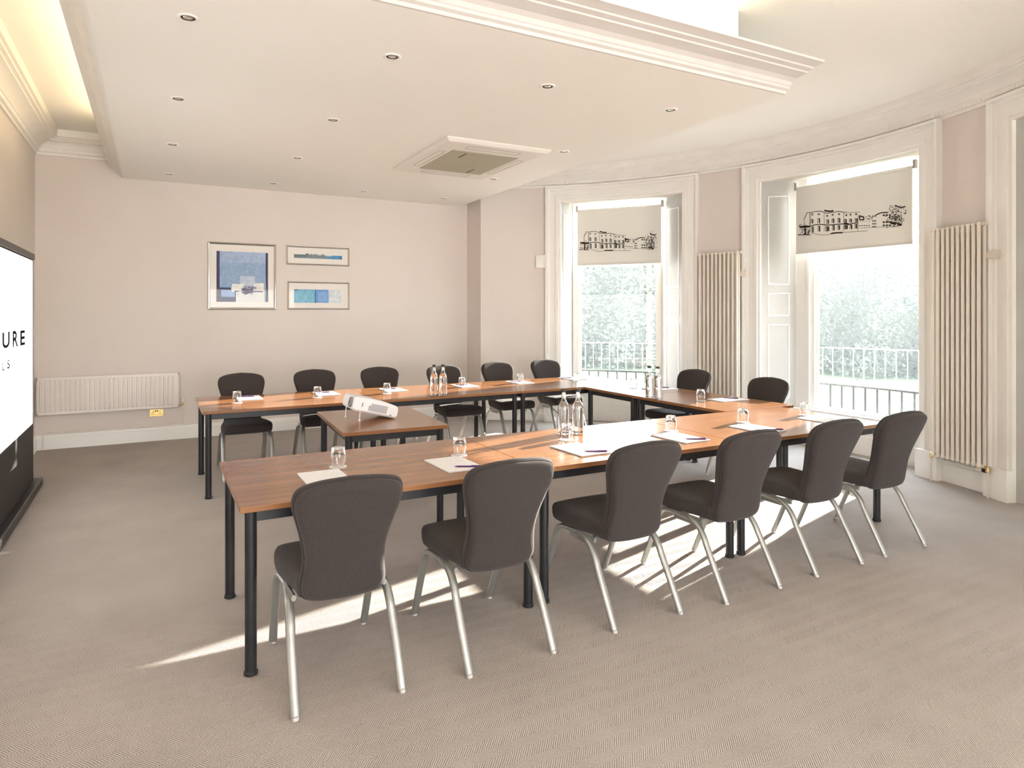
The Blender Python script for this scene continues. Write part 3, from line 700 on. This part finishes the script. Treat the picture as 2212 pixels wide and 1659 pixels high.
mb=MB(); mb.box(-w/2,w/2,-.062,-.040,z1-.035,z1); mb.box(-w/2,w/2,-.062,-.040,z0,z0+.03); mb.box(-w/2,-w/2+.014,-.062,-.04,z0,z1); mb.box(w/2-.014,w/2,-.062,-.04,z0,z1); mb.box(-w/2+.02,w/2-.02,-.045,-.03,z0+.02,z1-.02); mb.build('casing','radw',r,bevel=.003)
mb=MB(); 
for x in (-.5,.5): mb.box(x-.02,x+.02,-.035,0,z0+.05,z1-.05)
mb.build('wall_bracket','radw',r)
mb=MB(); mb.tube([(w/2-.01,-.05,.435),(w/2+.035,-.05,.435)],.009,8); mb.lathe([(.010,-.02),(.013,-.01),(.013,.01),(.010,.02)],(w/2+.035,-.05,.44),12); mb.build('valve_body','brass',r,smooth=True)
mb=MB(); mb.lathe([(.016,0),(.019,.01),(.019,.05),(.014,.058)],(w/2+.035,-.05,.46),14); mb.build('thermostat_head','radw',r,smooth=True)
mb=MB(); mb.tube([(w/2+.035,-.05,.42),(w/2+.035,-.05,.19)],.0075,8); mb.tube([(w/2+.05,-.05,.185),(-w/2+.06,-.035,.185)],.0075,8); mb.tube([(-w/2+.06,-.035,.185),(-w/2+.06,-.035,.0)],.0075,8)
for x in (w/2+.035,.25,-.2,-.6): mb.lathe([(.012,-.012),(.012,.012)],(x,-.045 if x>.5 else -.040,.185),10)
mb.build('pipe','radw',r,smooth=True)
s_=empty('wall_socket',(.045,YB,.34),0,'brass double power socket under the right end of the low radiator','socket')
mb=MB(); mb.box(-.074,.074,-.009,0,-.044,.044); mb.build('cover_plate','brass',s_,bevel=.002)
mb=MB()
for sx in (-1,1):
    mb.box(sx*.038-.004,sx*.038+.004,-.0105,-.008,.005,.018); mb.box(sx*.038-.015,sx*.038-.006,-.0105,-.008,-.018,-.010); mb.box(sx*.038+.006,sx*.038+.015,-.0105,-.008,-.018,-.010)
mb.box(-.018,-.004,-.012,-.008,.014,.030); mb.box(.004,.018,-.012,-.008,.014,.030)
mb.build('pin_hole','socketblk',s_)

# ------------------------------------------------------------------ tall column radiators
def column_radiator(A,B,zb,zt,label,side=1):
    A,B=Vector(A),Vector(B); c=(A+B)/2; d=B-A; W=d.length
    r=empty('column_radiator',(c.x,c.y,0),math.atan2(d.y,d.x),label,'radiator','tall column radiators'); n=10; p=W/n
    ly=Vector((-d.y,d.x)); s=1 if ly.dot(Vector((CX-c.x,CY-c.y)))>0 else -1   # s: local y sign towards room
    for k in range(n):
        x=-W/2+p*(k+.5); mb=MB()
        for yy in (.027,-.027):
            mb.tube([(x,s*yy,zb+.03),(x,s*yy,zt-.03)],.0155,12)
        for z in (zb+.025,zt-.025): mb.tube([(x,-.030,z),(x,.030,z)],.017,10); mb.sphere((x,s*.030,z),.0175,10,6); mb.sphere((x,-s*.030,z),.0175,10,6)
        mb.build('column','rad',r,smooth=True,auto=60)
    for z in (zb+.025,zt-.025): mb=MB(); mb.tube([(-W/2-.005,0,z),(W/2+.005,0,z)],.016,12); mb.build('header','rad',r,smooth=True)
    for sx in (-1,1): mb=MB(); mb.lathe([(.019,-.006),(.019,.006)],n=14,T=Matrix.Translation((sx*(W/2+.012),0,zt-.025))@Matrix.Rotation(PI/2,4,'Y')); mb.build('end_plug','rad',r,smooth=True)
    mb=MB()
    for x in (-W*.36,W*.44): mb.box(x-.02 if x<0 else x, x+.02 if x<0 else x+.10,min(-s*.11,-s*.03),max(-s*.11,-s*.03),zt-.32,zt-.26)
    mb.box(-W/2,W/2+.04,-s*.045-.004,-s*.045+.004,zt-.305,zt-.275)
    mb.build('wall_bracket','rad',r)
    for sx in (-1,1):
        x=sx*(W/2+.03); v=empty('dummy') if False else None
        mb=MB(); mb.tube([(sx*W/2,0,zb+.025),(x,0,zb+.025)],.010,10); mb.lathe([(.012,-.05),(.016,-.045),(.016,-.03),(.011,-.02),(.011,0.)],(x,0,zb+.03),12); va=mb.build('valve_body','brass',r,smooth=True)
        if (sx>0)==(side>0):
            mb=MB(); T=Matrix.Translation((x,0,zb-.01))@Matrix.Rotation(-sx*PI/2,4,'Y'); mb.lathe([(.010,.0),(.017,.015),(.017,.045)],n=14,T=T); mb.build('valve_collar','cap',va,smooth=True)
            mb=MB(); mb.lathe([(.018,.045),(.020,.06),(.018,.10),(.012,.105)],n=14,T=T); mb.build('thermostat_head','rad',va,smooth=True)
        mb=MB(); mb.tube([(x,0,zb-.02),(x,0,0)],.0085,10); mb.build('pipe','rad',r,smooth=True)
    return r
def at(x,r_): # not tied to the lens: bay positions noted as polar
    return r_
column_radiator(pol(R-.10,22.0).to_2d(),pol(R-.12,15.0).to_2d(),.26,2.33,'tall slim cream column radiator between the two windows',-1)
column_radiator(pol(R-.12,-14.3).to_2d(),pol(R-.12,-21.0).to_2d(),.235,2.345,'tall cream column radiator at the right edge with brass valves at its foot',1)
mb=MB()
mb.sweep([pol(R-.03,t_,.20) for t_ in (-15,-17,-19.5)],[(.008*math.cos(a),.008*math.sin(a)) for a in [k*PI/4 for k in range(8)]]); struct(mb.build('trim_5','trimm'))

# alarm box, cable, floor cable
a_=pol(R,50.1); ab=empty('alarm_box',(a_.x,a_.y,2.30),rad(50.1-90),'white rounded alarm box on the wall left of the far window','alarm')
mb=MB(); mb.box(-.095,.095,-.055,0,-.095,.095); mb.build('housing','trim',ab,bevel=.02,smooth=True)
mb=MB(); mb.sphere((.03,-.055,-.03),.022,14,8,(1,.6,1)); mb.build('sensor_dome','trim',ab,smooth=True)
mb=MB(); q0=pol(R-.006,49.0); mb.tube([(q0.x,q0.y,2.21),(q0.x,q0.y,.18)],.006,8); tag(mb.build('wall_cable','cableb',smooth=True),'thin brown cable running down the wall beside the far window frame','cable')
mb=MB(); mb.tube(catmull([(4.86,8.0,.42),(4.90,7.95,.30),(5.02,7.86,.14),(5.2,7.7,.03),(5.45,7.45,.006),(5.5,7.0,.006),(5.35,6.7,.006),(5.6,6.5,.006),(5.9,6.6,.006)],6),.006,8)
tag(mb.build('power_cable','cable',smooth=True),'loose black cable trailing across the carpet under the far window','cable')

# ------------------------------------------------------------------ ceiling fittings
ac=empty('air_conditioner',(2.90,6.31,ZS),0,'white ceiling cassette air conditioner with olive-grey grille','air conditioner')
mb=MB(); w,d=.555,.765
loops=[[Vector((x,y,z)) for x,y in ((-w+i,-d+i),(w-i,-d+i),(w-i,d-i),(-w+i,d-i))] for i,z in ((0,0),(0,-.012),(.03,-.038),(.05,-.042))]
mb.ring(loops); mb.build('cover_panel','acw',ac,bevel=.004)
mb=MB(); mb.box(-.36,.36,-.46,.46,-.047,-.041); gr=mb.build('intake_grille','acg',ac,bevel=.002)
mb=MB(); mb.box(-.20,-.185,-.38,-.20,-.0485,-.0465); mb.box(.17,.185,.22,.42,-.0485,-.0465); mb.build('grille_catch','dldark',gr)
for sx,sy in ((1,0),(-1,0),(0,1),(0,-1)):
    mb=MB()
    if sx: x0=sx*.435; X=(x0-.035,x0+.035,-.36,.36)
    else: y0=sy*.60; X=(-.28,.28,y0-.05,y0+.05)
    e=.004
    mb.box(X[0],X[1],X[2],X[2]+e,-.0435,-.041); mb.box(X[0],X[1],X[3]-e,X[3],-.0435,-.041); mb.box(X[0],X[0]+e,X[2],X[3],-.0435,-.041); mb.box(X[1]-e,X[1],X[2],X[3],-.0435,-.041)
    mb.build('louvre_slot','grey',ac)
def make_dl():
    t=empty('downlight')
    mb=MB(); mb.lathe([(.036,-.001),(.040,-.006),(.050,-.007),(.056,-.003),(.056,.0)],n=28,cap=False); mb.build('trim_ring','trim',t,smooth=True)
    mb=MB(); mb.lathe([(.038,-.0045),(.037,-.003),(.0365,-.0015)],n=24,cap=False); mb.lathe([(.001,-.0012),(.0375,-.0012)],n=24,cap=False); mb.build('baffle','dldark',t,smooth=True)
    mb=MB(); mb.lathe([(.001,-.004),(.010,-.0045),(.022,-.0035),(.025,-.0018)],(0,.0,0),n=20,cap=False); mb.build('lamp','dlin',t,smooth=True)
    return t
dl0=make_dl(); k=0
colw=['first','second','third','fourth']
for i,x in enumerate((.17,1.32,2.46,3.60)):
    for j,y in enumerate((4.0,5.55,7.09,8.63)):
        if i==2 and j in (1,2): continue
        o=dl0 if k==0 else copy_tree(dl0); k+=1; o.location=(x,y,ZS)
        rowl=['in the row nearest the camera','in the second row back','in the third row back','in the row by the back wall'][j]
        cl=['closest to the screen side','second from the screen side','third from the screen side','on the window side'][i]
        tag(o,'downlight %s, %s'%(rowl,cl),'ceiling light','recessed downlights')
# cove lamps lying in the crown troughs
def tube_lamp(p,q,label):
    mb=MB(); mb.tube([p,q],.012,8); return tag(mb.build('cove_lamp','tube',smooth=True),label,'lamp','hidden cove lamps')
def area(name,loc,rot,sx,sy,e,col):
    l=bpy.data.lights.new(name,'AREA'); l.shape='RECTANGLE'; l.size=sx; l.size_y=sy; l.energy=e; l.color=col
    o=bpy.data.objects.new(name,l); COL.objects.link(o); o.location=loc; o.rotation_euler=rot; return o
# warm strips that light the ceiling from the crown troughs
area('cove_light_left',(-.36,5.45,ZS+.16),(PI,rad(-35),0),.06,5.2,9,(1,.80,.48))
area('cove_light_front',(1.6,3.10,ZS+.17),(rad(180+25),0,0),3.4,.06,8,(1,.85,.55))

# ------------------------------------------------------------------ outside
def railing(r0,t0,t1,zb,zt,sp,m,rb,label,group=None):
    t=empty('balcony_railing',(CX,CY,0),0,label,'railing')
    def pp(r_,th,z): return Vector((r_*math.cos(rad(th)),r_*math.sin(rad(th)),z))
    n=40; mb=MB(); mb.sweep([pp(r0,t0+(t1-t0)*k/n,zt) for k in range(n+1)],[(-rb*1.8,-rb),(rb*1.8,-rb),(rb*1.8,rb),(-rb*1.8,rb)]); mb.build('top_rail',m,t)
    nb=int(rad(abs(t1-t0))*r0/sp)
    mb=MB()
    for k in range(nb+1):
        mb.cur=0; p=pp(r0,t0+(t1-t0)*k/nb,0); mb.lathe([(rb,zb),(rb,zt-rb)],(p.x,p.y,0),6)
    o=mb.build('balusters',m,t,smooth=True); o['kind']='stuff'
    return t
railing(R+1.0,56,-26,-.35,.655,.145,'rail',.012,'dark iron balcony railing close outside both windows')
railing(R+7.2,58,-24,-.9,.80,.20,'railp',.009,'pale railing beyond the terrace, further from the windows')
M['stone']=add_noise(mat('terrace_stone',(.5,.48,.42),.9),(.25,.24,.21),(.33,.32,.28),3,5)
M['grass']=add_noise(mat('pale_lawn',(.3,.36,.18),.95,spec=.1),(.11,.14,.07),(.19,.21,.12),.8,8)
mb=MB(); n=40
loops=[[pol(r_,62-(130)*k/n,z) for r_,z in ((R+RO+.01,-.5),(R+RO+.01,-.35),(R+1.35,-.35),(R+1.35,-.5))] for k in range(n+1)]; mb.ring(loops); struct(mb.build('balcony_floor','stone'))
mb=MB(); mb.box(7.4,110,-60,110,-1.1,-.95); g_=mb.build('lawn','grass'); struct(g_)
def leafm(name,c1,c2,sc):
    return add_noise(mat(name,c1,.9,spec=.1),c1,c2,sc,8,lo=.3,hi=.7)
M['leafa']=leafm('hazy_sage_leaves',(.10,.115,.085),(.14,.155,.12),.6)
M['leafb']=leafm('hazy_blue_green_leaves',(.34,.40,.38),(.53,.58,.55),3.5)
M['leafc']=leafm('dark_ivy',(.06,.075,.06),(.22,.25,.21),9)
M['bark']=add_noise(mat('pale_bark',(.3,.27,.22),.9),(.22,.20,.16),(.36,.33,.28),5,5)
rr=random.Random(5)
def sprays(mb,n,fn,s0,s1):
    for k in range(n):
        c=fn(); s=s0+(s1-s0)*rr.random(); q=Matrix.Rotation(rr.random()*6,3,'X')@Matrix.Rotation(rr.random()*6,3,'Z')
        vs=[c+q@Vector(v)*s for v in ((-1,-.6,0),(0,-.9,.3),(1,-.4,-.1),(.9,.6,.2),(0,.9,-.2),(-.9,.5,.15),(0,0,.35))]
        mb.add(vs,[(6,0,1),(6,1,2),(6,2,3),(6,3,4),(6,4,5),(6,5,0)])
def topz(th): return 4.9+.25*math.sin(th*.5)+.2*math.sin(th*1.7+1)+.035*max(0,th-10)
def bank():
    th=66-84*rr.random(); z=rr.random()**.85; d=rr.random(); return pol(24+2.5*d+1.5*z+.8*math.sin(th*1.1+z*4),th,-.95+z*(topz(th)))
mb=MB(); sprays(mb,66000,bank,.04,.10)
n=60; mb.add([pol(27.6,67-86*k/n,z) for z in (-1,0) for k in range(n+1)][:n+1]+[pol(28.6,67-86*k/n,-1.05+topz(67-86*k/n)) for k in range(n+1)],[(k,k+1,n+2+k,n+1+k) for k in range(n)])
o=mb.build('woodland','leafa'); tag(o,'pale hazy woodland foliage filling the view beyond both windows','woodland'); o['kind']='stuff'
# added strap-leaved plant, shaped to imitate pale reflection streaks in the glass
p=pol(R+2.2,2.2); pl_=empty('reflection_streak_plant',(p.x,p.y,-.95),0,'added strap-leaved plant for pale glass reflections behind the dark railing, outside the nearer window','plant')
mb=MB()
for k in range(26):
    a=rr.random()*6.28; l=.75+.5*rr.random(); r0=.06; pts=[]; 
    for q in range(7): u=q/6; pts.append(Vector((math.cos(a)*(r0+l*.9*u*u),math.sin(a)*(r0+l*.9*u*u),1.05+l*.62*(u*1.5-u*u*.9))))
    sd_=Vector((-math.sin(a),math.cos(a),0)); loops=[[p_-sd_*w_,p_+sd_*w_+Vector((0,0,.002)),p_+sd_*w_-Vector((0,0,.002))] for p_,w_ in zip(pts,(.014,.02,.022,.02,.016,.01,.002))]
    mb.ring(loops)
mb.build('reflection_tuft',M['strap'] if 'strap' in M else mat('pale_reflection_leaf',(.62,.62,.36),.6),pl_)
mb=MB(); mb.lathe([(.06,0),(.05,1.1)],n=10); mb.build('stem','bark',pl_,smooth=True)
hz=bpy.data.materials.new('morning_haze'); hz.use_nodes=True; hz.node_tree.nodes.clear()
vs_=N(hz,'ShaderNodeVolumeScatter'); vs_.inputs['Density'].default_value=.0048; vs_.inputs['Anisotropy'].default_value=.2; vs_.inputs['Color'].default_value=(.97,1,.99,1)
ho=N(hz,'ShaderNodeOutputMaterial'); L(hz,vs_.outputs[0],ho.inputs['Volume']); M['haze']=hz
mb=MB(); mb.box(8.6,32,0,36,-.94,9); o=mb.build('morning_haze','haze'); tag(o,'pale morning haze hanging over the lawn outside the windows','haze'); o['kind']='stuff'
# ivy-clad trunk in the far window
p=pol(9.6,40.9); t=empty('ivy_trunk',(p.x,p.y,-.95),0,'dark ivy-covered tree trunk at the right side of the far window view','tree')
mb=MB(); mb.lathe([(.07,0),(.06,2.),(.05,5.2)],n=10); mb.build('trunk','bark',t,smooth=True)
mb=MB()
for k in range(900):
    a=rr.random()*2*PI; c=Vector((.085*math.cos(a),.085*math.sin(a),rr.random()*5.2)); s=.02+.025*rr.random(); q=Matrix.Rotation(rr.random()*6,3,'X')@Matrix.Rotation(rr.random()*6,3,'Z')
    vs=[c+q@Vector(v)*s for v in ((-1,-.6,0),(0,-.9,.3),(1,-.4,-.1),(.9,.6,.2),(0,.9,-.2),(-.9,.5,.15),(0,0,.35))]
    mb.add(vs,[(6,0,1),(6,1,2),(6,2,3),(6,3,4),(6,4,5),(6,5,0)])
mb.build('ivy','leafc',t)

# ------------------------------------------------------------------ light
w=bpy.data.worlds.new('sky'); bpy.context.scene.world=w; w.use_nodes=True; nt=w.node_tree
bg=nt.nodes['Background']
tc=nt.nodes.new('ShaderNodeTexCoord'); sp=nt.nodes.new('ShaderNodeSeparateXYZ'); nt.links.new(tc.outputs['Generated'],sp.inputs[0])
rp=nt.nodes.new('ShaderNodeValToRGB'); nt.links.new(sp.outputs[2],rp.inputs[0])
rp.color_ramp.elements[0].position=0; rp.color_ramp.elements[0].color=(1,.98,.96,1); rp.color_ramp.elements[1].position=.7; rp.color_ramp.elements[1].color=(.72,.84,1,1)
nt.links.new(rp.outputs[0],bg.inputs['Color']); bg.inputs['Strength'].default_value=8.2
sd=Vector((1,.262,.284)).normalized()
sl=bpy.data.lights.new('sun','SUN'); sl.energy=24; sl.angle=rad(.6); sl.color=(1,.93,.80)
so=bpy.data.objects.new('sun',sl); COL.objects.link(so); so.rotation_euler=sd.to_track_quat('Z','Y').to_euler(); so.location=(12,8,5)

# ------------------------------------------------------------------ camera
cd=bpy.data.cameras.new('camera'); cam=bpy.data.objects.new('camera',cd); COL.objects.link(cam)
f=1430.; a=math.atan((1106-329)/f)
cam.location=(0,0,1.57); cam.rotation_euler=(PI/2,0,-a)
cd.sensor_width=36; cd.lens=f/2212*36; cd.shift_y=-(829.5-674)/2212; cd.clip_start=.05; cd.clip_end=500
sc_=bpy.context.scene; sc_.camera=cam
sc_.view_settings.view_transform='Standard'; sc_.view_settings.look='None'; sc_.view_settings.gamma=1; sc_.view_settings.exposure=1.0
